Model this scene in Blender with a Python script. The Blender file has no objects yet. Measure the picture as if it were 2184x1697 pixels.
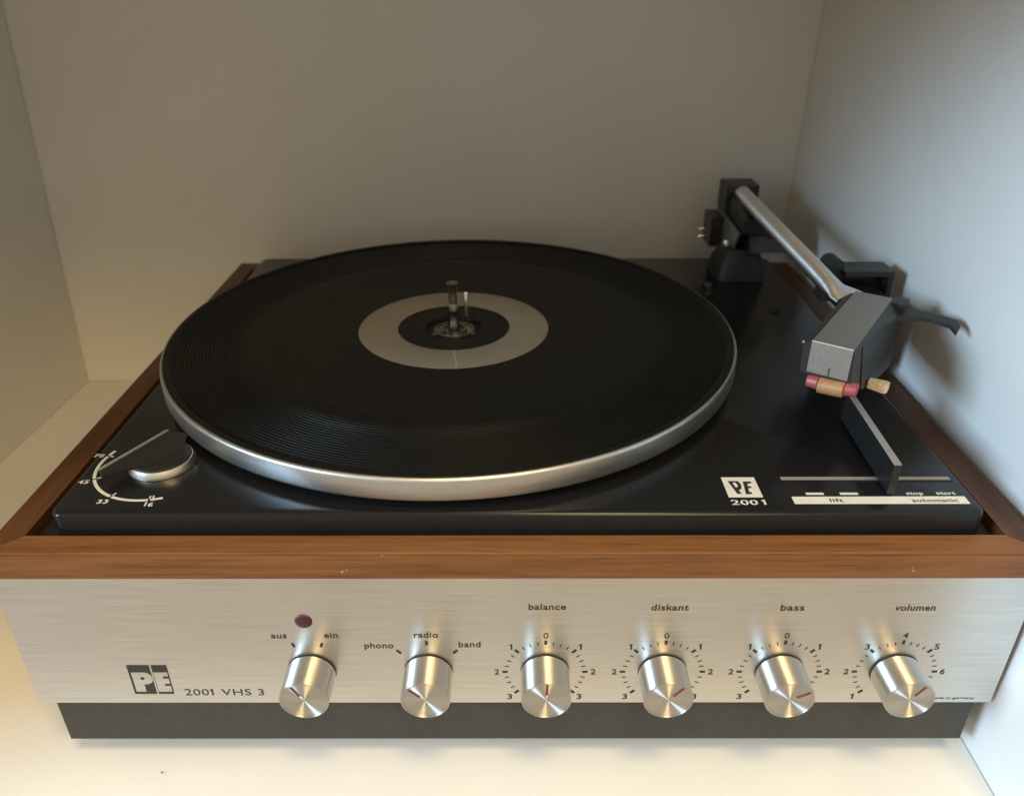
import bpy, bmesh, math, random
from mathutils import Vector, Matrix
random.seed(7)
C = bpy.context.scene.collection
sc = bpy.context.scene
H = 0.123            # height of the wooden rim above the shelf board

# ---------------------------------------------------------------- camera
cam = bpy.data.cameras.new('camera'); co = bpy.data.objects.new('camera', cam); C.objects.link(co)
co.location = (-0.00072, -0.24958, 0.20698 + H)
co.rotation_euler = (1.071153, 0.001692, 0.000614)
cam.sensor_width = 36; cam.lens = 1695.0 / 2184 * 36
cam.clip_start = 0.01; cam.clip_end = 50
cam.dof.use_dof = True; cam.dof.focus_distance = 0.345; cam.dof.aperture_fstop = 10
sc.camera = co

# ---------------------------------------------------------------- world and lamps
w = bpy.data.worlds.new('World'); sc.world = w; w.use_nodes = True
bg = w.node_tree.nodes['Background']
bg.inputs[0].default_value = (1.0, 0.85, 0.64, 1); bg.inputs[1].default_value = 0.60

def area(name, loc, target, size, sy, color, power):
    l = bpy.data.lights.new(name, 'AREA'); l.shape = 'RECTANGLE'; l.size = size; l.size_y = sy
    l.color = color; l.energy = power
    o = bpy.data.objects.new(name, l); C.objects.link(o); o.location = loc
    o.rotation_euler = (Vector(target) - Vector(loc)).to_track_quat('-Z', 'Y').to_euler()
    return o
area('window_light', (-2.3, -0.98, 0.94), (0.2, 0.1, 0.15), 1.05, 0.65, (0.50, 0.75, 1.0), 92)
area('ceiling_lamp', (0.25, -0.80, 2.3), (0.0, 0.0, 0.1), 0.5, 0.5, (1.0, 0.75, 0.40), 25)
area('room_lamp', (0.55, -1.85, 1.75), (-0.3, 0.2, 0.0), 0.8, 0.6, (1.0, 0.74, 0.34), 25)

sc.view_settings.view_transform = 'Standard'; sc.view_settings.look = 'None'
sc.view_settings.gamma = 1.0; sc.view_settings.exposure = 0.0
sc.view_settings.use_curve_mapping = False
sc.cycles.max_bounces = 10; sc.cycles.diffuse_bounces = 6
sc.cycles.sample_clamp_indirect = 4.0

# ---------------------------------------------------------------- materials
def srgb(r, g, b):
    f = lambda c: (c / 255 / 12.92) if c / 255 <= 0.04045 else ((c / 255 + 0.055) / 1.055) ** 2.4
    return (f(r), f(g), f(b), 1)

class NT:
    def __init__(s, name):
        s.m = bpy.data.materials.new(name); s.m.use_nodes = True
        s.t = s.m.node_tree; s.b = s.t.nodes['Principled BSDF']
    def n(s, typ, **kw):
        x = s.t.nodes.new(typ)
        for k, v in kw.items(): setattr(x, k, v)
        return x
    def l(s, a, b): s.t.links.new(a, b)
    def set(s, **kw):
        for k, v in kw.items(): s.b.inputs[k.replace('_', ' ')].default_value = v
    def coords(s, scale, obj=True):
        tc = s.n('ShaderNodeTexCoord'); mp = s.n('ShaderNodeMapping')
        mp.inputs['Scale'].default_value = scale
        s.l(tc.outputs['Object'], mp.inputs[0]); return mp.outputs[0]
    def noise(s, scale, vec, detail=4, rough=0.55, dist=0.0):
        x = s.n('ShaderNodeTexNoise'); x.inputs['Scale'].default_value = scale
        x.inputs['Detail'].default_value = detail; x.inputs['Roughness'].default_value = rough
        x.inputs['Distortion'].default_value = dist
        s.l(vec, x.inputs['Vector']); return x.outputs['Fac']
    def ramp(s, fac, stops):
        x = s.n('ShaderNodeValToRGB'); e = x.color_ramp.elements
        while len(e) > 1: e.remove(e[0])
        e[0].position = stops[0][0]; e[0].color = stops[0][1]
        for p, c in stops[1:]:
            k = e.new(p); k.color = c
        s.l(fac, x.inputs[0]); return x.outputs[0]
    def mrange(s, fac, a, b):
        x = s.n('ShaderNodeMapRange'); x.inputs['To Min'].default_value = a; x.inputs['To Max'].default_value = b
        s.l(fac, x.inputs['Value']); return x.outputs[0]
    def bump(s, h, strength, dist):
        x = s.n('ShaderNodeBump'); x.inputs['Strength'].default_value = strength
        x.inputs['Distance'].default_value = dist
        s.l(h, x.inputs['Height']); s.l(x.outputs[0], s.b.inputs['Normal']); return x

def mat_plain(name, col, rough=0.5, metallic=0.0, grain=0.04, scale=300, coat=0.0, bump=0.00002):
    m = NT(name); v = m.coords((1, 1, 1))
    f = m.noise(scale, v, 3)
    c = m.ramp(f, [(0.3, tuple(x * (1 - grain * 2) for x in col[:3]) + (1,)), (0.7, tuple(min(1, x * (1 + grain * 2)) for x in col[:3]) + (1,))])
    m.l(c, m.b.inputs['Base Color'])
    r = m.mrange(m.noise(60, v, 4), rough * 0.85, min(1, rough * 1.15)); m.l(r, m.b.inputs['Roughness'])
    m.set(Metallic=metallic)
    if coat: m.set(Coat_Weight=coat, Coat_Roughness=0.15)
    m.bump(f, 0.3, bump)
    return m.m

def mat_melamine():
    m = NT('white_melamine'); v = m.coords((1, 1, 1))
    f = m.noise(6, v, 5, 0.6)
    c = m.ramp(f, [(0.3, (0.73, 0.705, 0.66, 1)), (0.7, (0.79, 0.775, 0.745, 1))])
    m.l(c, m.b.inputs['Base Color'])
    m.l(m.mrange(m.noise(25, v, 5), 0.42, 0.56), m.b.inputs['Roughness'])
    m.set(Specular_IOR_Level=0.35)
    m.bump(m.noise(260, v, 3), 0.18, 0.00010)
    return m.m

def mat_wood(name, axis, k=1.0):
    m = NT(name)
    sc1 = (1.2, 26, 26) if axis == 'x' else (26, 1.2, 26)
    sc2 = (9, 330, 330) if axis == 'x' else (330, 9, 330)
    v1 = m.coords(sc1); v2 = m.coords(sc2)
    a = m.noise(2.2, v1, 6, 0.6, 1.4); b = m.noise(2.0, v2, 4, 0.7)
    c1 = m.ramp(a, [(0.30, (0.12*k, 0.045*k, 0.013*k, 1)), (0.45, (0.215*k, 0.086*k, 0.026*k, 1)), (0.6, (0.150*k, 0.058*k, 0.017*k, 1)), (0.8, (0.245*k, 0.105*k, 0.035*k, 1))])
    c2 = m.ramp(b, [(0.32, (0.42, 0.36, 0.32, 1)), (0.5, (1, 1, 1, 1))])
    mx = m.n('ShaderNodeMix', data_type='RGBA', blend_type='MULTIPLY'); mx.inputs[0].default_value = 0.75
    m.l(c1, mx.inputs[6]); m.l(c2, mx.inputs[7])
    m.l(mx.outputs[2], m.b.inputs['Base Color'])
    m.set(Specular_IOR_Level=0.35); m.l(m.mrange(b, 0.56, 0.42), m.b.inputs['Roughness'])
    m.bump(b, 0.35, 0.0001)
    return m.m

def mat_brushed(name, col, rough, tangent, streak, bumpd=0.00002, aniso=0.8, lo=0.80):
    """tangent: 'x' for straight brushing, 'r' for turned metal about local Z"""
    m = NT(name)
    m.set(Metallic=1.0, Anisotropic=aniso, Anisotropic_Rotation=0.25)
    if tangent == 'r':
        tg = m.n('ShaderNodeTangent'); tg.direction_type = 'RADIAL'; tg.axis = 'Z'; m.l(tg.outputs[0], m.b.inputs['Tangent'])
    elif tangent == 'y':     # cross-polished rod lying along y
        m.set(Anisotropic_Rotation=0.0); cx = m.n('ShaderNodeCombineXYZ'); cx.inputs[1].default_value = 1.0
        m.l(cx.outputs[0], m.b.inputs['Tangent'])
    else:
        cx = m.n('ShaderNodeCombineXYZ'); cx.inputs[0].default_value = 1.0
        m.l(cx.outputs[0], m.b.inputs['Tangent'])
    v = m.coords(streak); f = m.noise(1.0, v, 5, 0.7)
    v3 = m.coords((14, 14, 14)); g = m.noise(1.0, v3, 3)
    c = m.ramp(f, [(0.28, tuple(x * lo for x in col[:3]) + (1,)), (0.72, col)])
    m.l(c, m.b.inputs['Base Color'])
    ad = m.n('ShaderNodeMath', operation='ADD'); m.l(m.mrange(f, rough * 0.75, rough * 1.15), ad.inputs[0]); m.l(m.mrange(g, -0.05, 0.05), ad.inputs[1])
    m.l(ad.outputs[0], m.b.inputs['Roughness'])
    if bumpd: m.bump(f, 0.25, bumpd)
    return m.m

def mat_deck():
    m = NT('black_deck_enamel'); v = m.coords((1, 1, 1))
    f = m.noise(700, v, 2)
    dust = m.ramp(m.noise(420, v, 1, 0.4), [(0.80, (0.010, 0.010, 0.011, 1)), (0.86, (0.05, 0.047, 0.043, 1))])
    m.l(dust, m.b.inputs['Base Color'])
    m.l(m.mrange(m.noise(9, v, 5), 0.13, 0.29), m.b.inputs['Roughness']); m.set(Specular_IOR_Level=0.27)
    m.bump(f, 0.25, 0.00002)
    return m.m

def mat_rubber():
    m = NT('black_rubber'); v = m.coords((1, 1, 1))
    f = m.noise(500, v, 3)
    c = m.ramp(m.noise(14, v, 5, 0.6), [(0.3, (0.0038, 0.0035, 0.0028, 1)), (0.75, (0.0065, 0.006, 0.0048, 1))])
    m.l(c, m.b.inputs['Base Color'])
    m.l(m.mrange(m.noise(20, v, 4), 0.40, 0.54), m.b.inputs['Roughness'])
    m.set(Specular_IOR_Level=0.2)
    m.bump(f, 0.3, 0.00003)
    return m.m

M = {}
M['mel'] = mat_melamine()
M['woodx'] = mat_wood('teak_veneer_long', 'x')
M['woody'] = mat_wood('teak_veneer_deep_shaded', 'y', 0.50)  # veneer copy darkened to carry the shade along the side rails
M['alu'] = mat_brushed('brushed_aluminium_panel', (0.755, 0.735, 0.70, 1), 0.38, 'x', (22, 2200, 2200), 0.00003, 0.5, 0.72)
M['turned'] = mat_brushed('turned_aluminium', (0.69, 0.665, 0.62, 1), 0.48, 'r', (60, 60, 60), 0.0, 1.0, 0.93)
M['platter'] = mat_brushed('satin_platter_metal', (0.66, 0.655, 0.64, 1), 0.40, 'r', (120, 120, 900), 0.00001, 0.0)
M['ring'] = mat_plain('matt_silver_print', (0.25, 0.225, 0.185, 1), 0.5, 0.25, 0.03, 250)
M['ring_highlight'] = mat_plain('painted_highlight_silver', (0.34, 0.31, 0.25, 1), 0.45, 0.2)
M['deck'] = mat_deck()
M['rubber'] = mat_rubber()
M['plinth'] = mat_plain('dark_grey_plinth_paint', (0.035, 0.032, 0.0275, 1), 0.6, 0, 0.06, 180)
M['black'] = mat_plain('black_plastic', (0.014, 0.014, 0.0135, 1), 0.38, 0, 0.08, 260)
M['dark'] = mat_plain('charcoal_plastic', (0.017, 0.018, 0.0185, 1), 0.42, 0, 0.06, 260)
M['gap'] = mat_plain('unlit_gap_black', (0.008, 0.007, 0.006, 1), 0.7, 0, 0.05, 200)
M['tube'] = mat_brushed('satin_tube_metal', (0.82, 0.82, 0.81, 1), 0.42, 'y', (300, 300, 300), 0.0, 0.92, 0.94)
M['chrome'] = mat_plain('worn_chrome', (0.72, 0.69, 0.64, 1), 0.16, 1.0, 0.04, 300)
M['shell'] = mat_plain('grey_anodised_metal', (0.32, 0.305, 0.29, 1), 0.42, 0.7, 0.05, 900, 0, 0.00003)
M['white'] = mat_plain('white_print', (0.66, 0.64, 0.58, 1), 0.5, 0, 0.03, 300)
M['ink'] = mat_plain('black_print', (0.022, 0.018, 0.015, 1), 0.5, 0, 0.03, 300)
M['greyline'] = mat_plain('grey_print_lit_edge', (0.26, 0.25, 0.24, 1), 0.4, 0, 0.03, 300)
M['pillar'] = mat_plain('black_pillar_plastic', (0.004, 0.004, 0.004, 1), 0.6)
M['hubmetal'] = mat_plain('dull_hub_metal', (0.26, 0.24, 0.20, 1), 0.28, 1.0)
M['edge'] = mat_plain('painted_edge_glare', (0.95, 0.93, 0.9, 1), 0.45, 1.0)
M['red'] = mat_plain('red_plastic', (0.36, 0.075, 0.075, 1), 0.4, 0, 0.08, 400)
M['tan'] = mat_plain('tan_plastic', (0.38, 0.20, 0.085, 1), 0.4, 0, 0.08, 500)
M['paletan'] = mat_plain('pale_tan_plastic', (0.72, 0.56, 0.40, 1), 0.3, 0, 0.08, 500)
M['satin'] = mat_plain('satin_silver', (0.85, 0.82, 0.76, 1), 0.38, 1.0)
M['dustm'] = mat_plain('pale_dust', (0.16, 0.145, 0.12, 1), 0.9)
M['lamp'] = mat_plain('dark_red_lens', (0.050, 0.012, 0.016, 1), 0.45, 0, 0.08, 900)
M['pointer'] = mat_plain('red_pointer_paint', (0.16, 0.035, 0.028, 1), 0.4, 0, 0.05, 300)
M['feet'] = mat_plain('rubber_foot_black', (0.02, 0.02, 0.02, 1), 0.7)
M['chip'] = mat_plain('pale_chip', (0.36, 0.25, 0.15, 1), 0.6)

# ---------------------------------------------------------------- builders
def link(name, bm, mat, parent=None, loc=None, smooth=None, offset=True):
    me = bpy.data.meshes.new(name)
    bmesh.ops.recalc_face_normals(bm, faces=bm.faces)
    bm.to_mesh(me); bm.free()
    me.materials.append(mat)
    if smooth is not None:
        for p in me.polygons: p.use_smooth = True
        me.set_sharp_from_angle(angle=math.radians(smooth))
    o = bpy.data.objects.new(name, me); C.objects.link(o)
    if parent is not None: o.parent = parent
    if loc: o.location = loc
    return o

def bevel(bm, w, seg=2, ang=30):
    ed = [e for e in bm.edges if len(e.link_faces) == 2 and e.calc_face_angle(0) > math.radians(ang)]
    bmesh.ops.bevel(bm, geom=ed, offset=w, segments=seg, affect='EDGES', profile=0.5, clamp_overlap=True)

def box(bm, x0, x1, y0, y1, z0, z1):
    v = [bm.verts.new((x, y, z)) for z in (z0, z1) for x, y in ((x0, y0), (x1, y0), (x1, y1), (x0, y1))]
    for f in ((0, 3, 2, 1), (4, 5, 6, 7), (0, 1, 5, 4), (1, 2, 6, 5), (2, 3, 7, 6), (3, 0, 4, 7)):
        bm.faces.new([v[i] for i in f])
    return v

def bx(x0, x1, y0, y1, z0, z1, bw=0, seg=2):
    bm = bmesh.new(); box(bm, x0, x1, y0, y1, z0, z1)
    if bw: bevel(bm, bw, seg)
    return bm

def loft(bm, rings, cap=True, closed=True):
    R = [[bm.verts.new(p) for p in r] for r in rings]
    n = len(R[0])
    for a, b in zip(R, R[1:]):
        for i in range(n if closed else n - 1):
            j = (i + 1) % n
            bm.faces.new((a[i], a[j], b[j], b[i]))
    if cap:
        bm.faces.new(R[0]); bm.faces.new(R[-1])
    return R

def lathe(profile, seg=64, cx=0, cy=0, closed_ends=True):
    """profile: [(r, z)], r=0 allowed at the ends"""
    bm = bmesh.new(); rings = []
    for r, z in profile:
        if r <= 1e-9: rings.append([bm.verts.new((cx, cy, z))])
        else: rings.append([bm.verts.new((cx + r * math.cos(2 * math.pi * i / seg), cy + r * math.sin(2 * math.pi * i / seg), z)) for i in range(seg)])
    for a, b in zip(rings, rings[1:]):
        for i in range(seg):
            j = (i + 1) % seg
            if len(a) == 1 and len(b) == 1: continue
            if len(a) == 1: bm.faces.new((a[0], b[i], b[j]))
            elif len(b) == 1: bm.faces.new((a[i], a[j], b[0]))
            else: bm.faces.new((a[i], a[j], b[j], b[i]))
    return bm

def prism(pts, z0, z1, bw=0):
    bm = bmesh.new()
    loft(bm, [[(x, y, z0) for x, y in pts], [(x, y, z1) for x, y in pts]])
    if bw: bevel(bm, bw)
    return bm

def prism_map(pts, d0, d1, fn, bw=0):
    """extrude a 2-D outline between depths d0 and d1, fn(u, v, d) -> xyz"""
    bm = bmesh.new()
    loft(bm, [[fn(u, v, d0) for u, v in pts], [fn(u, v, d1) for u, v in pts]])
    if bw: bevel(bm, bw)
    return bm

def pipe(path, rad, seg=12):
    bm = bmesh.new(); rings = []
    P = [Vector(p) for p in path]
    for i, p in enumerate(P):
        t = (P[min(i + 1, len(P) - 1)] - P[max(i - 1, 0)]).normalized()
        up = Vector((0, 0, 1)) if abs(t.z) < 0.9 else Vector((0, 1, 0))
        a = t.cross(up).normalized(); b = a.cross(t)
        r = rad[i] if isinstance(rad, (list, tuple)) else rad
        rings.append([p + a * r * math.cos(2 * math.pi * k / seg) + b * r * math.sin(2 * math.pi * k / seg) for k in range(seg)])
    loft(bm, rings); return bm

def rrect(x0, x1, y0, y1, r, n=6):
    out = []
    for cx, cy, a0 in ((x1 - r, y1 - r, 0), (x0 + r, y1 - r, 90), (x0 + r, y0 + r, 180), (x1 - r, y0 + r, 270)):
        for i in range(n + 1):
            a = math.radians(a0 + 90 * i / n); out.append((cx + r * math.cos(a), cy + r * math.sin(a)))
    return out

def text_bm(s, height, width, bold=0.0, spacing=1.0):
    """flat text mesh in the XY plane, centred in x, baseline y=0; cap height -> height, total width -> width"""
    if s == '1':
        bm = bmesh.new(); w_ = width; h_ = height
        P = [(-0.1, 0), (0.5, 0), (0.5, 1), (0.05, 1), (-0.5, 0.86), (-0.5, 0.70), (-0.1, 0.78)]
        loft(bm, [[(x * w_, y * h_, 0) for x, y in P], [(x * w_, y * h_, 0.00004) for x, y in P]]); return bm
    cu = bpy.data.curves.new('lettering', 'FONT'); cu.body = s; cu.size = 1.0; cu.offset = bold; cu.space_character = spacing
    cu.resolution_u = 3
    o = bpy.data.objects.new('lettering', cu); C.objects.link(o)
    bpy.context.view_layer.update()
    me = bpy.data.meshes.new_from_object(o.evaluated_get(bpy.context.evaluated_depsgraph_get()))
    bpy.data.objects.remove(o); bpy.data.curves.remove(cu)
    bm = bmesh.new(); bm.from_mesh(me); bpy.data.meshes.remove(me)
    xs = [v.co.x for v in bm.verts]
    x0, x1 = min(xs), max(xs)
    capref = 0.70
    sx = width / (x1 - x0); sy = height / capref
    for v in bm.verts: v.co = Vector(((v.co.x - (x0 + x1) / 2) * sx, v.co.y * sy, 0))
    bmesh.ops.delete(bm, geom=[e for e in bm.edges if not e.link_faces], context='EDGES')
    r = bmesh.ops.extrude_face_region(bm, geom=bm.faces[:])
    for e in r['geom']:
        if isinstance(e, bmesh.types.BMVert): e.co.z += 0.00004
    return bm

def merge(bm, other, mat4):
    me = bpy.data.meshes.new('tmp'); other.to_mesh(me); other.free(); me.transform(mat4)
    bm.from_mesh(me); bpy.data.meshes.remove(me)

PANEL = lambda x, z: Matrix.Translation((x, -0.00006, z)) @ Matrix.Rotation(math.radians(90), 4, 'X')
DECKZ = 0.0091
DECK = lambda x, y: Matrix.Translation((x, y, DECKZ + 0.00002))

def tag(o, label=None, cat=None, group=None, kind=None):
    if label: o['label'] = label
    if cat: o['category'] = cat
    if group: o['group'] = group
    if kind: o['kind'] = kind
    return o

# ---------------------------------------------------------------- the shelf compartment
shelf = bpy.data.objects.new('shelf_compartment', None); C.objects.link(shelf)
tag(shelf, 'white melamine shelf compartment with side walls and back enclosing the record player', 'shelf')
YF = -0.05; YB = 0.387; T = 0.018
def wall_pt(side, y, z):      # inner faces lean a little, as measured; z above the shelf board
    if side == 'r': return 0.2170 + (y + 0.0205) * 0.0047 + (z - 0.15) * 0.0165 + 0.0022
    return -0.3880 + (y - 0.25) * 0.0270 + z * 0.0535
ZT = 0.384
def side_panel(side):
    s = 1 if side == 'r' else -1
    bm = bmesh.new()
    yf = YF if side == 'r' else YF - 0.015  # left panel's unseen front extended to block window light from the board
    q = [(yf, -0.02), (YB + 0.0, -0.02), (YB + 0.0, ZT), (yf, ZT)]
    inner = [(wall_pt(side, y, z), y, z) for y, z in q]
    outer = [(wall_pt(side, y, z) + s * T, y, z) for y, z in q]
    loft(bm, [inner, outer]); bevel(bm, 0.0006, 1)
    return bm
link('side_panel', side_panel('l'), M['mel'], shelf)
link('side_panel', side_panel('r'), M['mel'], shelf)
link('back_panel', bx(-0.42, 0.26, YB + 0.0010, YB + 0.012, -0.02, ZT), M['mel'], shelf)
bm = bmesh.new()
fl = [(wall_pt('l', YF, 0) + 0.0004, YF), (wall_pt('r', YF, 0) - 0.0005, YF), (wall_pt('r', YB, 0) - 0.0005, YB), (wall_pt('l', YB, 0) + 0.0004, YB)]
loft(bm, [[(x, y, -0.02) for x, y in fl], [(x, y, 0) for x, y in fl]]); bevel(bm, 0.0005, 1)
link('shelf_board', bm, M['mel'], shelf)
bm = bmesh.new()
loft(bm, [[(-0.42, YF, ZT + 0.0005), (0.26, YF, ZT + 0.0005), (0.26, YB + 0.012, ZT + 0.0005), (-0.42, YB + 0.012, ZT + 0.0005)],
          [(-0.42, YF, ZT + 0.02), (0.26, YF, ZT + 0.02), (0.26, YB + 0.012, ZT + 0.02), (-0.42, YB + 0.012, ZT + 0.02)]]); bevel(bm, 0.0005, 1)
link('top_board', bm, M['mel'], shelf)
speck = bpy.data.objects.new('crumb', None)
bm = bmesh.new(); bmesh.ops.create_icosphere(bm, subdivisions=1, radius=0.00045)
c = link('crumb', bm, M['ink'], None, (-0.1643, -0.0085, 0.0004)); tag(c, 'tiny dark crumb on the pale shelf board, front left', 'crumb')

# ---------------------------------------------------------------- record player
rp = bpy.data.objects.new('record_player', None); C.objects.link(rp)
tag(rp, 'vintage record player with wooden rim, black deck and brushed aluminium front with six knobs', 'record player')
LOC = (0, 0, H)
def part(name, bm, mat, smooth=None, parent=None, label=None):
    o = link(name, bm, mat, parent or rp, LOC if parent is None else None, smooth)
    if label: o['label'] = label
    return o

# wooden rim: four mitred rails
ox, ix = 0.215, 0.2025; oy0, iy0, iy1, oy1 = 0.0, 0.0113, 0.3405, 0.352
def rail(pts, z0=-0.013):
    bm = bmesh.new()
    loft(bm, [[(x, y, z0) for x, y in pts], [(x, y, 0) for x, y in pts]]); bevel(bm, 0.0005, 2)
    return bm
bm = bmesh.new()   # the front rail has a fine veneer seam just under its top edge
prof = [(0.0005, 0.0), (0.0001, -0.0002), (0.0001, -0.0009), (0.0006, -0.0011), (0.0006, -0.0014), (0.0, -0.0016), (0.0, -0.0130), (iy0, -0.0130), (iy0, 0.0)]
rings = []
for sx in (-1, 1): rings.append([(sx * (ox - (y / iy0) * (ox - ix)), y, z) for y, z in prof])
loft(bm, rings); fr = part('front_rail', bm, M['woodx'])
part('side_rail', rail([(-ox, oy0 + 0.0003), (-ix - 0.00005, iy0 + 0.0002), (-ix - 0.00005, iy1), (-ox, oy1)]), M['woody'])
part('side_rail', rail([(ox, oy0 + 0.0003), (ox, oy1), (ix + 0.00005, iy1), (ix + 0.00005, iy0 + 0.0002)]), M['woody'])
part('back_rail', rail([(-ix, iy1 + 0.0001), (ix, iy1 + 0.0001), (ox, oy1 + 0.0001), (-ox, oy1 + 0.0001)]), M['woodx'])
for x, y, z, r in ((-0.0535, 0.0002, -0.0012, .0006), (-0.0702, -0.0001, -0.0095, .0007), (-0.0683, -0.0001, -0.0086, .0005), (0.1617, -0.0001, -0.0093, .0006), (0.1609, -0.0001, -0.0080, .0004)):
    bm = bmesh.new(); bmesh.ops.create_icosphere(bm, subdivisions=1, radius=r)
    for v in bm.verts: v.co = Vector((v.co.x * random.uniform(.6, 1.2), v.co.y * 0.15, v.co.z * 0.9))
    k = link('wood_chip', bm, M['chip'], fr, (x, y, z))
# case behind the panel, and the recess floor the deck stands in
part('case', bx(-0.2146, 0.2146, 0.0018, 0.3515, -0.0860, -0.0132, 0.0004), M['woody'])
part('recess_floor', bx(-0.2024, 0.2024, 0.0116, 0.340, -0.0130, -0.0060), M['gap'])
part('plinth', bx(-0.2079, 0.2079, 0.0007, 0.345, -0.1110, -0.0863, 0.0006), M['plinth'])
for sx in (-1, 1):
    for y in (0.035, 0.315):
        part('foot', lathe([(0, -0.123), (0.011, -0.123), (0.012, -0.121), (0.0135, -0.1112), (0, -0.1112)], 24, sx * 0.165, y), M['feet'], 40)

# ---- front panel
panel = part('front_panel', bx(-0.2147, 0.2147, 0.0, 0.0016, -0.0859, -0.01315, 0.00035, 1), M['alu'])
def word(s, xc, zb, wd, h=0.0030, bold=0.018):
    bm = bmesh.new(); merge(bm, text_bm(s, h, wd, bold, 1.06), PANEL(xc, zb))
    return link('printed_word', bm, M['ink'], panel)
word('balance', 0.01345, -0.0301, 0.0157, .0033)
word('diskant', 0.0648, -0.0305, 0.0157, .0033)
word('bass', 0.1160, -0.0306, 0.0100, .0033)
word('volumen', 0.1673, -0.0307, 0.0170, .0033)
word('aus', -0.1011, -0.0462, 0.0068, .0032)
word('ein', -0.0787, -0.0460, 0.0060, .0032)
word('phono', -0.0587, -0.0521, 0.0126, .0032)
word('radio', -0.0381, -0.0459, 0.0104, .0032)
word('band', -0.0196, -0.0515, 0.0096, .0032)
word('200', -0.14265, -0.0811, 0.0108, .0040, 0.0)
word('1', -0.1359, -0.0811, 0.0013, .0040, 0.0)
word('VHS 3', -0.12205, -0.0811, 0.0190, .0040, 0.0)
word('made in germany', 0.1970, -0.0838, 0.0195, .0013, 0.006)

LB = (-0.01306, 0.0)
KX = [-0.0895, -0.0381, 0.0132, 0.0649, 0.1163, 0.1670]; KZ = -0.0665; KL = 0.0155
def tick(bm, cx, ang, r0, r1, wd):
    a = math.radians(ang); d = Vector((math.sin(a), 0, math.cos(a))); n = Vector((math.cos(a), 0, -math.sin(a)))
    o = Vector((cx, 0, KZ))
    P = [o + d * r0 - n * wd / 2, o + d * r0 + n * wd / 2, o + d * r1 + n * wd / 2, o + d * r1 - n * wd / 2]
    loft(bm, [[(p.x, -0.00002, p.z) for p in P], [(p.x, -0.00009, p.z) for p in P]])
def dial(k, labels, lo=-135, hi=135):
    bm = bmesh.new(); cx = KX[k]
    n = int((hi - lo) / 11.25)
    for i in range(n + 1):
        a = lo + 11.25 * i
        if i % 4 == 0: tick(bm, cx, a, 0.0164, 0.0188, 0.00125)
        else: tick(bm, cx, a, 0.0161, 0.0180, 0.00048)
    for a, s in labels:
        r = 0.0212 if abs(a) < 100 else 0.0220
        x = cx + r * math.sin(math.radians(a)); z = KZ + r * math.cos(math.radians(a))
        if a == 0: z += 0.0004
        merge(bm, text_bm(s, 0.0032, 0.0013 if s == '1' else 0.0022, 0.012), PANEL(x, z - 0.0016))
    link('dial_scale', bm, M['ink'], panel)
sym = [(-135, '3'), (-90, '2'), (-45, '1'), (0, '0'), (45, '1'), (90, '2'), (135, '3')]
for k in (2, 3, 4): dial(k, sym)
dial(5, [(-135, '1'), (-90, '2'), (-45, '3'), (0, '4'), (45, '5'), (90, '6'), (135, '7')])
for k, angs in ((0, (-20.5, 20.5)), (1, (-45, 0, 45))):
    bm = bmesh.new()
    for a in angs: tick(bm, KX[k], a, 0.0160, 0.0186, 0.00120)
    link('dial_scale', bm, M['ink'], panel)
# pilot lamp
bm = lathe([(0, -0.0010), (0.0022, -0.00085), (0.0034, -0.0005), (0.0038, 0.0), (0.0038, 0.001)], 40)
lp = part('pilot_lamp', bm, M['lamp'], 60); lp.location = (-0.0894, 0.0, -0.0365 + H); lp.rotation_euler = (-math.radians(90), 0, 0)

# emblem: dark blocks with raised metal letters P and E
def emblem_poly(pts, y0, y1, mat, name, holes=None):
    bm = bmesh.new()
    loft(bm, [[(x, y0, z) for x, z in pts], [(x, y1, z) for x, z in pts]])
    return link(name, bm, mat, panel)
def rect(x0, x1, z0, z1): return [(x0, z0), (x1, z0), (x1, z1), (x0, z1)]
mm = lambda L: [(x / 1000, z / 1000) for x, z in L]
emblem_poly(mm(rect(-170.5, -160.6, -80.2, -62.2)), -0.00003, -0.00008, M['ink'], 'emblem_block')
emblem_poly(mm(rect(-159.8, -152.9, -80.2, -62.2)), -0.00003, -0.00008, M['ink'], 'emblem_block')
pP = [(-169.4, -66.6), (-163.6, -66.6), (-162.0, -67.2), (-160.9, -68.5), (-160.5, -70.2), (-160.8, -72.0), (-161.9, -73.3), (-163.4, -74.0), (-164.7, -74.1), (-164.7, -78.6), (-168.2, -78.6), (-168.2, -78.6)][:-1]
pP = [(-169.4, -66.6), (-163.6, -66.6), (-162.0, -67.2), (-160.9, -68.5), (-160.5, -70.2), (-160.8, -72.0), (-161.9, -73.3), (-163.4, -74.0), (-165.0, -74.1), (-165.0, -78.6), (-169.4, -78.6)]
emblem_poly(mm(pP), -0.00008, -0.00016, M['alu'], 'emblem_letter')
hole = [(-165.0 + 0.9 * math.cos(a * math.pi / 6), -70.3 + 0.9 * math.sin(a * math.pi / 6)) for a in range(12)]
emblem_poly(mm(hole), -0.00016, -0.00018, M['ink'], 'emblem_block')
pE = [(-159.5, -66.6), (-153.4, -66.6), (-153.4, -69.0), (-155.8, -69.0), (-155.8, -70.4), (-153.4, -70.4), (-153.4, -73.6), (-155.8, -73.6), (-155.8, -75.0), (-153.4, -75.0), (-153.4, -78.6), (-159.5, -78.6)]
emblem_poly(mm(pE), -0.00008, -0.00016, M['alu'], 'emblem_letter')

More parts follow.
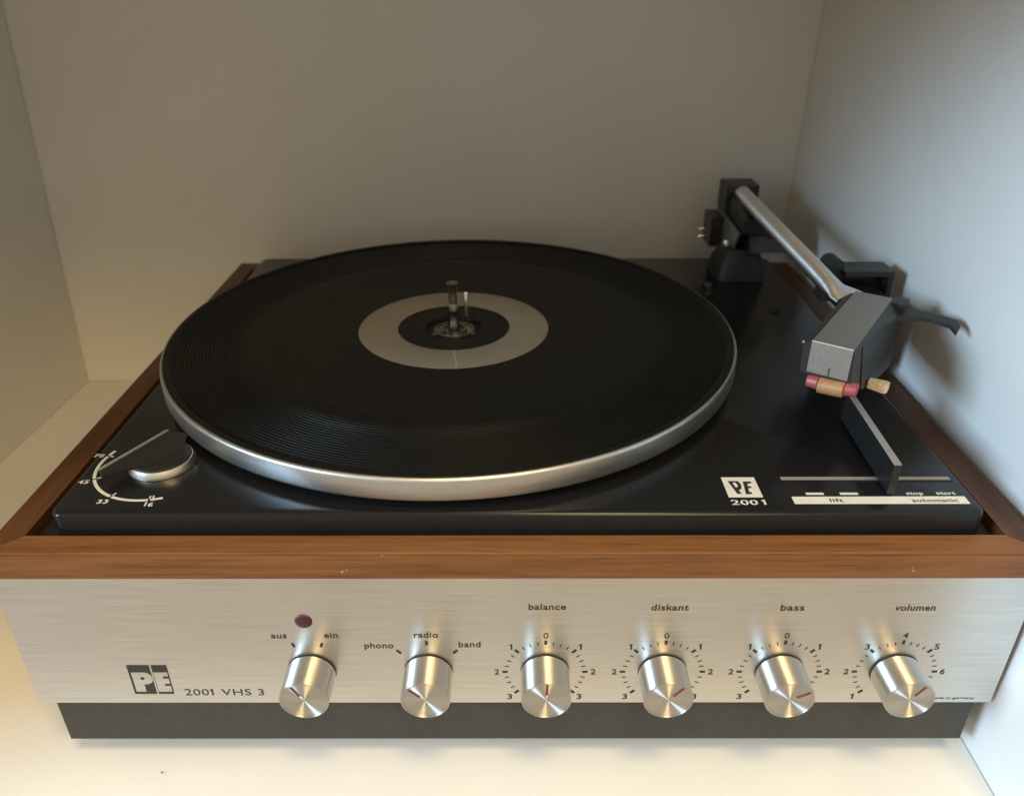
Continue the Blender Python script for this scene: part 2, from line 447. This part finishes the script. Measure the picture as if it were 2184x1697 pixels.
# ---- knobs
R = 0.0106
prof = [(0, KL - 0.0001), (R * 0.30, KL - 0.0001), (R * 0.70, KL - 0.0001), (R - 0.00075, KL - 0.0001), (R - 0.0006, KL + 0.00025), (R - 0.00035, KL + 0.0003), (R - 0.0001, KL + 0.00015), (R, KL - 0.0003), (R + 0.00015, 0.0012), (R - 0.0002, 0.0008), (0.0, 0.0008)]
prof = [(r, z) for r, z in prof]
kb = lathe(prof, 96)
knob0 = part('knob', kb, M['turned'], 25)
knob0.rotation_euler = (math.radians(90), 0, 0)
col0 = link('shadow_gap', lathe([(0, 0.0009), (R + 0.00012, 0.0009), (R + 0.00012, 0.0), (0, 0.0)], 64), M['gap'], knob0)  # dark ring painted in for the shadow gap behind each knob
bm = bmesh.new(); box(bm, -0.00055, 0.00055, 0.0030, 0.0092, KL - 0.00012, KL + 0.00006); bevel(bm, 0.00004, 1)
ptr0 = link('pointer_line', bm, M['pointer'], knob0)
angs = [-31, -48, 2, 40, 62, 34]
for i in range(6):
    if i == 0: k, p_, c_ = knob0, ptr0, col0
    else:
        k = knob0.copy(); C.objects.link(k); p_ = ptr0.copy(); C.objects.link(p_); p_.parent = k
        c_ = col0.copy(); C.objects.link(c_); c_.parent = k
    k.location = (KX[i], 0.0, KZ + H)
    p_.rotation_euler = (0, 0, -math.radians(angs[i]))

# ---- deck plate
bm = bmesh.new()
lv = [(0.0, -0.0058, 5.0), (0.0, 0.0072, 5.0), (0.0004, 0.0082, 4.6), (0.0011, 0.0088, 4.2), (0.0020, 0.0091, 3.6)]
loft(bm, [[(x, y, z) for x, y in rrect(-0.1924 + i, 0.1945 - i, 0.0138 + i, 0.3375 - i, r / 1000)] for i, z, r in lv])
deck = part('deck_plate', bm, M['deck'], 45)
def flat(name, pts, mat, z0=DECKZ + 0.00002, z1=DECKZ + 0.00008, parent=None):
    bm = bmesh.new(); loft(bm, [[(x, y, z0) for x, y in pts], [(x, y, z1) for x, y in pts]])
    return link(name, bm, mat, parent or deck)
flat('deck_emblem', mm(rect(90.4, 104.9, 25.1, 40.0)), M['white'])
Z1, Z2 = DECKZ + 0.00008, DECKZ + 0.00012
flat('emblem_letter', mm([(92.66, 37.05), (97.22, 37.04), (97.9, 34.4), (97.46, 31.73), (96.6, 30.5), (95.82, 30.31), (96.51, 27.59), (94.6, 27.5)]), M['ink'], Z1, Z2)
flat('emblem_letter', mm([(94.49, 35.74), (95.75, 35.9), (96.21, 33.9), (95.96, 32.55), (95.06, 32.23)]), M['white'], Z2, Z2 + 0.00003)
flat('emblem_letter', mm([(99.14, 36.75), (102.6, 36.74), (102.59, 35.27), (100.79, 35.11), (100.54, 33.25), (101.71, 33.16), (101.9, 31.93), (100.32, 31.72), (99.99, 28.87), (100.96, 28.78), (100.88, 27.38), (98.21, 27.29)]), M['ink'], Z1, Z2)
def dword(s, xc, yb, wd, h, mat=None, bold=0.02, up=0.0):
    bm = bmesh.new(); merge(bm, text_bm(s, h, wd, bold, 1.06), DECK(xc, yb) @ Matrix.Translation((0, 0, up)))
    return link('printed_word', bm, mat or M['white'], deck)
dword('200', 0.0962, 0.0200, 0.0112, 0.0034, None, 0.02)
dword('1', 0.1042, 0.0200, 0.0016, 0.0034)
flat('printed_bar', mm([(116.9, 20.4), (190.1, 20.4), (190.1, 25.7), (116.9, 25.5)]), M['white'])
dword('lift', 0.1350, 0.0216, 0.0056, 0.0026, M['ink'], 0.015, 0.00007)
dword('automatic', 0.1763, 0.0216, 0.0196, 0.0026, M['ink'], 0.015, 0.00007)
flat('printed_dash', mm(rect(123.7, 131.3, 26.9, 28.4)), M['white'])
flat('printed_dash', mm(rect(138.2, 145.9, 26.9, 28.4)), M['white'])
dword('stop', 0.1700, 0.0270, 0.0072, 0.0022)
dword('start', 0.1833, 0.0271, 0.0082, 0.0022)
flat('slot_line', mm(rect(116.4, 190.3, 37.9, 40.3)), M['greyline'])
flat('lever_slot', mm(rect(150.0, 190.3, 36.4, 37.6)), M['gap'])
# speed scale
SX, SY, SR = -0.1590, 0.0515, 0.0282
def arc(a0, a1, r0, r1, n=24):
    o = [(SX + r1 * math.cos(math.radians(a0 + (a1 - a0) * i / n)), SY + r1 * math.sin(math.radians(a0 + (a1 - a0) * i / n))) for i in range(n + 1)]
    i_ = [(SX + r0 * math.cos(math.radians(a1 - (a1 - a0) * i / n)), SY + r0 * math.sin(math.radians(a1 - (a1 - a0) * i / n))) for i in range(n + 1)]
    return o + i_
def arc_bm(a0, a1, r0, r1, z0, z1, n=24):
    bm = bmesh.new(); rings = []
    for i in range(n + 1):
        a = math.radians(a0 + (a1 - a0) * i / n); c, s = math.cos(a), math.sin(a)
        rings.append([(SX + r0 * c, SY + r0 * s, z0), (SX + r1 * c, SY + r1 * s, z0), (SX + r1 * c, SY + r1 * s, z1), (SX + r0 * c, SY + r0 * s, z1)])
    loft(bm, rings); return bm
for a0, a1 in ((158, 166), (168, 205), (207, 243), (245, 279), (281, 291)):
    link('speed_arc', arc_bm(a0, a1, SR - 0.0007, SR + 0.0007, DECKZ + 0.00002, DECKZ + 0.00008), M['white'], deck)
bm = bmesh.new()
for a in (167, 206, 244, 280, 283):
    c, s = math.cos(math.radians(a)), math.sin(math.radians(a)); d = Vector((c, s)); n = Vector((-s, c)) * 0.00035
    o = Vector((SX, SY))
    P = [o + d * (SR - 0.0028) - n, o + d * (SR - 0.0010) - n, o + d * (SR - 0.0010) + n, o + d * (SR - 0.0028) + n]
    loft(bm, [[(p.x, p.y, DECKZ + 0.00002) for p in P], [(p.x, p.y, DECKZ + 0.00008) for p in P]])
link('speed_ticks', bm, M['white'], deck)
dword('78', -0.1908, 0.0570, 0.0046, 0.0026)
dword('45', -0.1880, 0.0358, 0.0046, 0.0028)
dword('33', -0.1732, 0.0213, 0.0046, 0.0028)
dword('1', -0.1546, 0.0193, 0.0010, 0.0028)
dword('6', -0.1522, 0.0193, 0.0020, 0.0028)
# speed selector
sel = part('speed_selector', lathe([(0, 0.0128), (0.0132, 0.0128), (0.0134, 0.0127), (0.0144, 0.0104), (0.0144, 0.0093), (0, 0.0093)], 64, SX, SY), M['satin'], 35)
link('selector_cap', lathe([(0, 0.0139), (0.0122, 0.0139), (0.0128, 0.0136), (0.0131, 0.01285), (0, 0.01285)], 64, SX, SY), M['black'], sel, None, 35)
tipz = 0.0135
link('selector_lever', prism([(-0.1783, 0.0355), (-0.1810, 0.0388), (-0.1638, 0.0727), (-0.1530, 0.0690), (-0.1510, 0.0560), (-0.1600, 0.0420), (-0.1690, 0.0405)][::-1], 0.0129, 0.0141, 0.0004), M['black'], sel)
link('lever_edge', prism([(-0.1815, 0.0389), (-0.1803, 0.0383), (-0.1631, 0.0718), (-0.1643, 0.0725)][::-1], 0.0141, 0.0146, 0.0002), M['greyline'], sel)  # lever's lit edge painted in as a paler grey strip

# ---- platter
PX, PY = -0.0349, 0.1744
rim = [(0.0, 0.0135), (0.150, 0.0135), (0.1570, 0.0135), (0.1586, 0.0142), (0.1590, 0.0155), (0.1590, 0.0232), (0.1589, 0.0239), (0.1585, 0.0245), (0.1578, 0.0249), (0.1572, 0.0249), (0.1566, 0.0240), (0.1560, 0.0195), (0.0, 0.0195)]
bm = lathe(rim, 200)
pl = link('platter', bm, M['platter'], rp, (PX, PY, H), 30)
mp = [(0.0, 0.0197), (0.0312, 0.0197), (0.0312, 0.0224), (0.0600, 0.0226), (0.0960, 0.0232), (0.1075, 0.02395)]
r = 0.1085
while r < 0.1530:
    am = 0.00048 * min(1.0, (r - 0.108) / 0.018)
    mp += [(r, 0.0240), (r + 0.0009, 0.0240), (r + 0.0011, 0.0240 - am), (r + 0.0017, 0.0240 - am)]; r += 0.00186
mp += [(0.1538, 0.0244), (0.1550, 0.0251), (0.1568, 0.0253), (0.1575, 0.0250), (0.1570, 0.0242), (0.1562, 0.0197)]
link('rubber_mat', lathe(mp, 200), M['rubber'], pl, None, 20)
link('label_ring', lathe([(0.0322, 0.02245), (0.0322, 0.02275), (0.0326, 0.0229), (0.0541, 0.0229), (0.0545, 0.02275), (0.0545, 0.02245)], 128), M['ring'], pl, None, 40)
# hub well
link('hub_disc', lathe([(0.0311, 0.0220), (0.0311, 0.0222), (0.0172, 0.0222), (0.0166, 0.0218), (0.0160, 0.0203), (0.0, 0.0203)], 96), M['rubber'], pl, None, 30)
link('hub_ring', lathe([(0.0118, 0.0203), (0.0118, 0.0212), (0.0112, 0.0216), (0.0104, 0.0212), (0.0104, 0.0206), (0.0078, 0.0206), (0.0078, 0.0218), (0.0070, 0.0222), (0.0060, 0.0218), (0.0060, 0.0206), (0.0, 0.0206)], 72), M['hubmetal'], pl, None, 40)
link('hub_stud', lathe([(0.0016, 0.0203), (0.0016, 0.0213), (0.0011, 0.0217), (0, 0.0217)], 16), M['hubmetal'], pl, (0.0112, -0.0062, 0), 40)
link('hub_stud', lathe([(0.0016, 0.0203), (0.0016, 0.0213), (0.0011, 0.0217), (0, 0.0217)], 16), M['hubmetal'], pl, (-0.0112, -0.0078, 0), 40)
link('spindle', lathe([(0.0034, 0.0206), (0.0034, 0.0240), (0.0026, 0.0262), (0.0023, 0.0290), (0.0023, 0.0320), (0.0029, 0.0332), (0.0029, 0.0372), (0.0025, 0.0374), (0.0025, 0.0412), (0.0025, 0.0475), (0.0034, 0.0488), (0.0034, 0.0495), (0.0026, 0.0498), (0, 0.0498)], 32), M['hubmetal'], pl, None, 40)
link('spindle_collar', lathe([(0.0027, 0.0331), (0.00305, 0.0333), (0.00305, 0.0372), (0.0027, 0.0374)], 32), M['chrome'], pl, None, 40)
link('release_pin', lathe([(0.0015, 0.0222), (0.0015, 0.0330), (0.0010, 0.0338), (0, 0.0339)], 20), M['chrome'], pl, (0.0058, 0.0262, 0), 40)
bm = prism([(0.0012, -0.0332), (0.0026, -0.0332), (0.0057, -0.0538), (0.0043, -0.0538)][::-1], 0.02291, 0.02301); link('painted_highlight', bm, M['ring_highlight'], pl)  # pale strip painting in the highlight on the label ring

# ---- arm pillar and rest
PXA, PYA = 0.1615, 0.303
bm = bmesh.new()
loft(bm, [[(x + PXA, y + PYA, z) for x, y in rrect(-hx, hx, -hy, hy, rr, 5)] for hx, hy, z, rr in ((0.0178, 0.0190, 0.0092, 0.006), (0.0174, 0.0186, 0.0105, 0.006), (0.0166, 0.0176, 0.0185, 0.006), (0.0120, 0.0130, 0.0285, 0.005), (0.0112, 0.0122, 0.0298, 0.0045))])
pil = part('arm_pillar', bm, M['pillar'], 30)
link('locking_screw', lathe([(0.0, 0.0345), (0.0022, 0.0345), (0.0026, 0.0335), (0.0026, 0.0300)], 20, PXA - 0.0105, PYA - 0.003), M['chrome'], pil, None, 40)
rest = part('arm_rest', bx(0.1895, 0.2030, 0.1480, 0.1860, 0.0092, 0.0480, 0.0010), M['black'], 40)
# open-fronted bracket on top of the post
bm = bmesh.new()
box(bm, 0.1830, 0.2105, 0.1690, 0.1860, 0.0545, 0.0575)     # top bar
box(bm, 0.2078, 0.2105, 0.1690, 0.1860, 0.0350, 0.0544)     # outer cheek
box(bm, 0.1830, 0.2077, 0.1800, 0.1860, 0.0350, 0.0544)     # back
box(bm, 0.1830, 0.2077, 0.1690, 0.1799, 0.0350, 0.0375)
bevel(bm, 0.0005, 2)
link('rest_bracket', bm, M['dark'], rest, None, 40)
out = [(0.1740, 0.0380), (0.1740, 0.0585)] + [(0.1789 + 0.0049 * math.cos(math.radians(a)), 0.0590 + 0.0042 * math.sin(math.radians(a))) for a in range(180, -1, -20)] + [(0.1838, 0.0380)]
link('rest_horn', prism_map(out, 0.1740, 0.1850, lambda u, v, d: (u, d, v), 0.0008), M['dark'], rest, None, 40)
# small black pin by the platter and the transit screw
part('size_feeler', lathe([(0.0, 0.0165), (0.0028, 0.0165), (0.0034, 0.0155), (0.0030, 0.0100), (0.0036, 0.0092), (0, 0.0092)], 24, 0.1315, 0.2625), M['black'], 40)
part('deck_plug', lathe([(0.0, 0.0094), (0.0030, 0.0094), (0.0034, 0.0097), (0.0040, 0.0092)], 24, 0.1693, 0.2303), M['gap'], 40)
# switch lever: a tall blade over the slot
part('switch_lever', prism([(0.1573, 0.0262), (0.1605, 0.0262), (0.1640, 0.0900), (0.1611, 0.0900)], 0.0100, 0.0243, 0.0004), M['black'], 40)
sw = [o for o in rp.children if o.name.startswith('switch_lever')][0]
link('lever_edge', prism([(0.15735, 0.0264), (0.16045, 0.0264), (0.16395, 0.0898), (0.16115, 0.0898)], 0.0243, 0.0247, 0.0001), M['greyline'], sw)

# ---- tonearm
def tube_sections():
    path = [(0.1665, 0.330, 0.0600), (0.1667, 0.290, 0.0592), (0.1672, 0.240, 0.0580), (0.1678, 0.200, 0.0571), (0.1684, 0.172, 0.0564)]
    rings = []
    for p in path:
        rings.append([(p[0] + 0.0053 * math.cos(a), p[1], p[2] + 0.0053 * math.sin(a)) for a in [2 * math.pi * k / 28 for k in range(28)]])
    # the end is pressed flat and fans out towards the headshell
    for (lx, ly, rx, ry, z, th) in ((0.1633, 0.1550, 0.1737, 0.1580, 0.0560, 0.0052), (0.1632, 0.1460, 0.1742, 0.1525, 0.0558, 0.0049), (0.1634, 0.1400, 0.1750, 0.1482, 0.0557, 0.0040), (0.1628, 0.1350, 0.1795, 0.1455, 0.0556, 0.0030), (0.1640, 0.1290, 0.1830, 0.1410, 0.0555, 0.0024)):
        cx, cy = (lx + rx) / 2, (ly + ry) / 2; hx, hy = (rx - lx) / 2, (ry - ly) / 2
        rings.append([(cx + hx * math.cos(a), cy + hy * math.cos(a), z + th * math.sin(a)) for a in [2 * math.pi * k / 28 for k in range(28)]])
    bm = bmesh.new(); loft(bm, rings); return bm
arm = part('tonearm', tube_sections(), M['tube'], 50)
hs = link('pivot_housing', bx(0.1550, 0.1785, 0.330, 0.3525, 0.0455, 0.0655, 0.0008), M['dark'], arm, None, 40)
bm = prism_map([(0.330, 0.0600), (0.330, 0.0450), (0.2860, 0.0430), (0.2860, 0.0520)], 0.1575, 0.1755, lambda u, v, d: (d, u, v), 0.0006)
link('arm_channel', bm, M['black'], arm, None, 40)
bm = prism_map([(0.3500, 0.0455), (0.3450, 0.0200), (0.3120, 0.0200), (0.2950, 0.0300), (0.2850, 0.0440), (0.3300, 0.0455)], 0.1545, 0.1562, lambda u, v, d: (d, u, v), 0.0003)
link('side_bracket', bm, M['shell'], arm, None, 40)
bm = prism_map([(0.3500, 0.0455), (0.3450, 0.0200), (0.3120, 0.0200), (0.2950, 0.0300), (0.2850, 0.0440), (0.3300, 0.0455)], 0.1770, 0.1787, lambda u, v, d: (d, u, v), 0.0003)
link('side_bracket', bm, M['dark'], arm, None, 40)
bm = prism_map([(0.3150, 0.0460), (0.2920, 0.0440), (0.2840, 0.0300), (0.3050, 0.0295)], 0.1640, 0.1900, lambda u, v, d: (d, u, v), 0.0008)
link('lift_block', bm, M['black'], arm, None, 40)
bm = bx(0.1575, 0.1760, 0.3060, 0.3400, 0.0290, 0.0450, 0.0008); link('pivot_core', bm, M['black'], arm, None, 40)
bm = bx(0.1455, 0.1553, 0.3260, 0.3500, 0.0215, 0.0430, 0.0015, 3); cw = link('tracking_weight', bm, M['black'], arm, None, 40)
for z in (0.0260, 0.0315):
    bm = pipe([(0.1395, 0.338, z), (0.1456, 0.338, z + 0.0004)], 0.0005, 8); link('wire_pin', bm, M['chrome'], arm)

# headshell: local frame s (back), t (right), z
HO = Vector((0.1397, 0.0675, 0)); HF = Vector((-0.571, -0.821, 0)).normalized(); HR = Vector((-HF.y, HF.x, 0))
def hp(s, t, z): return tuple(HO - HF * (s / 1000) + HR * (t / 1000) + Vector((0, 0, z / 1000)))
def hloft(secs, bw=0):
    bm = bmesh.new(); loft(bm, [[hp(s, t, z) for t, z in pts] for s, pts in secs])
    if bw: bevel(bm, bw)
    return bm
shell = link('headshell', hloft([(0.4, [(-12.5, 57.6), (-9.2, 59.1), (9.0, 59.1), (9.6, 58.3), (10.6, 43.2), (-12.0, 43.6)]),
                                 (12.0, [(-12.6, 57.6), (-9.2, 59.1), (9.0, 59.1), (9.8, 58.3), (12.6, 38.6), (-12.2, 41.5)])], 0.0003), M['dark'], arm, None, 40)
link('shell_cheek', hloft([(11.5, [(-12.8, 57.5), (-9.2, 59.05), (8.95, 59.05), (10.4, 57.2), (13.6, 37.0), (-12.6, 38.0)]),
                           (44.0, [(-12.8, 57.5), (-9.2, 59.05), (8.95, 59.05), (12.6, 55.5), (15.2, 30.5), (-12.6, 35.0)]),
                           (66.0, [(-12.8, 57.5), (-9.2, 59.05), (8.95, 59.05), (14.6, 54.4), (15.4, 26.5), (-12.6, 33.0)]),
                           (74.2, [(-12.4, 57.5), (-9.2, 59.05), (8.95, 59.05), (15.3, 54.0), (15.4, 30.0), (-12.4, 36.0)])], 0.0004), M['dark'], arm, None, 40)
bm = bmesh.new()
loft(bm, [[hp(74.0, t, z) for t, z in ((-9, 59.15), (-9, 60), (8.8, 60), (8.8, 59.15))],
          [hp(1.2, t, z) for t, z in ((-9, 59.15), (-9, 60), (8.8, 60), (8.8, 59.15))],
          [hp(0.45, t, z) for t, z in ((-9, 59.15), (-9, 59.86), (8.8, 59.86), (8.8, 59.15))]])
loft(bm, [[hp(0.35, t, 59.85) for t in (-9, 8.8)] + [hp(-0.25, t, 59.55) for t in (8.8, -9)], [hp(0.35, t, 44.9) for t in (-9, 8.8)] + [hp(-0.25, t, 44.9) for t in (8.8, -9)]])
bevel(bm, 0.00015, 1)
cov = link('shell_cover', bm, M['shell'], arm)
bm = bmesh.new(); loft(bm, [[hp(-0.45, -9, 59.75), hp(-0.45, 8.8, 59.75), hp(-0.15, 8.8, 60.1), hp(-0.15, -9, 60.1)], [hp(0.5, -9, 59.75), hp(0.5, 8.8, 59.75), hp(0.5, 8.8, 60.1), hp(0.5, -9, 60.1)]])
link('cover_edge', bm, M['edge'], arm)  # glare put into the colour: paler metal along the cover's front edge
bm = bmesh.new(); loft(bm, [[hp(-0.30, 0.25, 49.0), hp(-0.30, 0.85, 49.0), hp(-0.30, 0.85, 44.4), hp(-0.30, 0.25, 44.4)], [hp(-0.20, 0.25, 49.0), hp(-0.20, 0.85, 49.0), hp(-0.20, 0.85, 44.4), hp(-0.20, 0.25, 44.4)]])
link('stylus_mark', bm, M['ink'], arm)
bm = bmesh.new(); bmesh.ops.create_icosphere(bm, subdivisions=2, radius=0.0008); link('shell_screw', bm, M['chrome'], arm, hp(0.8, -12.9, 58.0))
# finger lift
fl_ = [(62, 13.5), (76, 13.5), (75.5, 24), (75, 32), (72.5, 38), (69, 41.2)]
fi_ = [(62, 13.5), (62.5, 18.5), (65.5, 24), (66.5, 32), (65.5, 37), (62.5, 40.2)]
bm = bmesh.new(); rings = []
for (so, to, zo), (si, ti, zi) in zip([(76, 13.5, 56), (75.8, 18, 56), (75.6, 24, 56), (75.3, 32, 56), (74, 38, 55.7), (71, 41.4, 54.2)],
                                      [(61, 13.5, 55), (66.5, 18.5, 55), (69, 24, 55.2), (68.8, 32, 55.2), (67.5, 37.4, 54.9), (64.5, 41.0, 53.0)]):
    rings.append([hp(so, to, zo), hp(si, ti, zi), hp(si, ti, zi - 2.0), hp(so, to, zo - 1.7)])
loft(bm, rings); bevel(bm, 0.0003)
link('finger_lift', bm, M['dark'], arm, None, 40)
bm = bmesh.new(); loft(bm, [[hp(70, 8.9, 59.0), hp(80.5, 8.9, 59.0), hp(80.5, 8.9, 54), hp(70, 8.9, 54)], [hp(71, 15.8, 59.0), hp(80.5, 15.8, 59.0), hp(80.5, 15.8, 54), hp(71, 15.8, 54)]]); bevel(bm, 0.0003)
link('shell_lug', bm, M['dark'], arm, None, 40)
# cartridge: red and tan barrels under the nose, and the stylus flip tab
def barrel(name, t0, t1, z0, z1, r0, r1, mat, s=1.2):
    bm = bmesh.new(); rings = []
    for t, z, r in ((t0, z0, r0 * 0.85), (t0 + 0.35, z0, r0), (t1 - 0.35, z1, r1), (t1, z1, r1 * 0.85)):
        rings.append([hp(s + r * math.cos(a), t, z + r * math.sin(a)) for a in [2 * math.pi * k / 24 for k in range(24)]])
    loft(bm, rings); return link(name, bm, mat, arm, None, 35)
barrel('cartridge_cap', -8.2, -3.0, 40.0, 40.2, 2.9, 3.3, M['red'])
barrel('cartridge_barrel', -3.0, 8.3, 39.4, 40.0, 3.9, 3.9, M['tan'])
barrel('cartridge_cap', 8.3, 13.6, 40.4, 41.0, 3.4, 3.2, M['red'], 1.6)
bm = bmesh.new(); loft(bm, [[hp(s, 14.5, z) for s, z in ((19.5, 34.8), (24.0, 34.8), (24.0, 38.2), (19.5, 38.2))], [hp(s, 21.5, z) for s, z in ((18.5, 34.4), (24.0, 34.4), (24.0, 38.6), (18.5, 38.6))], [hp(s, 23.2, z) for s, z in ((18.8, 34.8), (23.6, 34.8), (23.6, 38.4), (18.8, 38.4))]]); bevel(bm, 0.0006)
link('stylus_flip_tab', bm, M['paletan'], arm, None, 40)
bm = bmesh.new(); loft(bm, [[hp(s, t, z) for s, t, z in ((10, -6, 43), (30, -6, 41), (30, 8, 41), (10, 8, 43))], [hp(s, t, z) for s, t, z in ((11, -5, 36.5), (28, -5, 35.5), (28, 7, 35.5), (11, 7, 36.5))]]); bevel(bm, 0.0005)
link('cartridge_body', bm, M['black'], arm, None, 40)

# needle below the barrel
link('stylus_needle', pipe([hp(3.5, 2.6, 36.4), hp(2.6, 2.6, 34.4)], [0.0005, 0.00012], 8), M['chrome'], arm)
# stray dust on the black deck and the mat
bm = bmesh.new()
for i in range(70):
    if i < 45:
        x = random.uniform(-0.185, 0.188); y = random.uniform(0.018, 0.33); z = DECKZ + 0.00012
        if (x - PX) ** 2 + (y - PY) ** 2 < 0.160 ** 2: continue
    else:
        a = random.uniform(0, 6.28); q = random.uniform(0.058, 0.105); x = PX + q * math.cos(a); y = PY + q * math.sin(a); z = 0.02335
    r = random.uniform(0.00010, 0.00026); a = random.uniform(0, 3.14); l = random.choice((1, 1, 1, 3))
    dx, dy = math.cos(a) * r * l, math.sin(a) * r * l
    P = [(x - dx, y - dy), (x + dy * .7 / l, y - dx * .7 / l), (x + dx, y + dy), (x - dy * .7 / l, y + dx * .7 / l)]
    loft(bm, [[(u, v, z) for u, v in P], [(u, v, z + 0.0001) for u, v in P]])
d = link('dust', bm, M['dustm'], deck); d['kind'] = 'stuff'
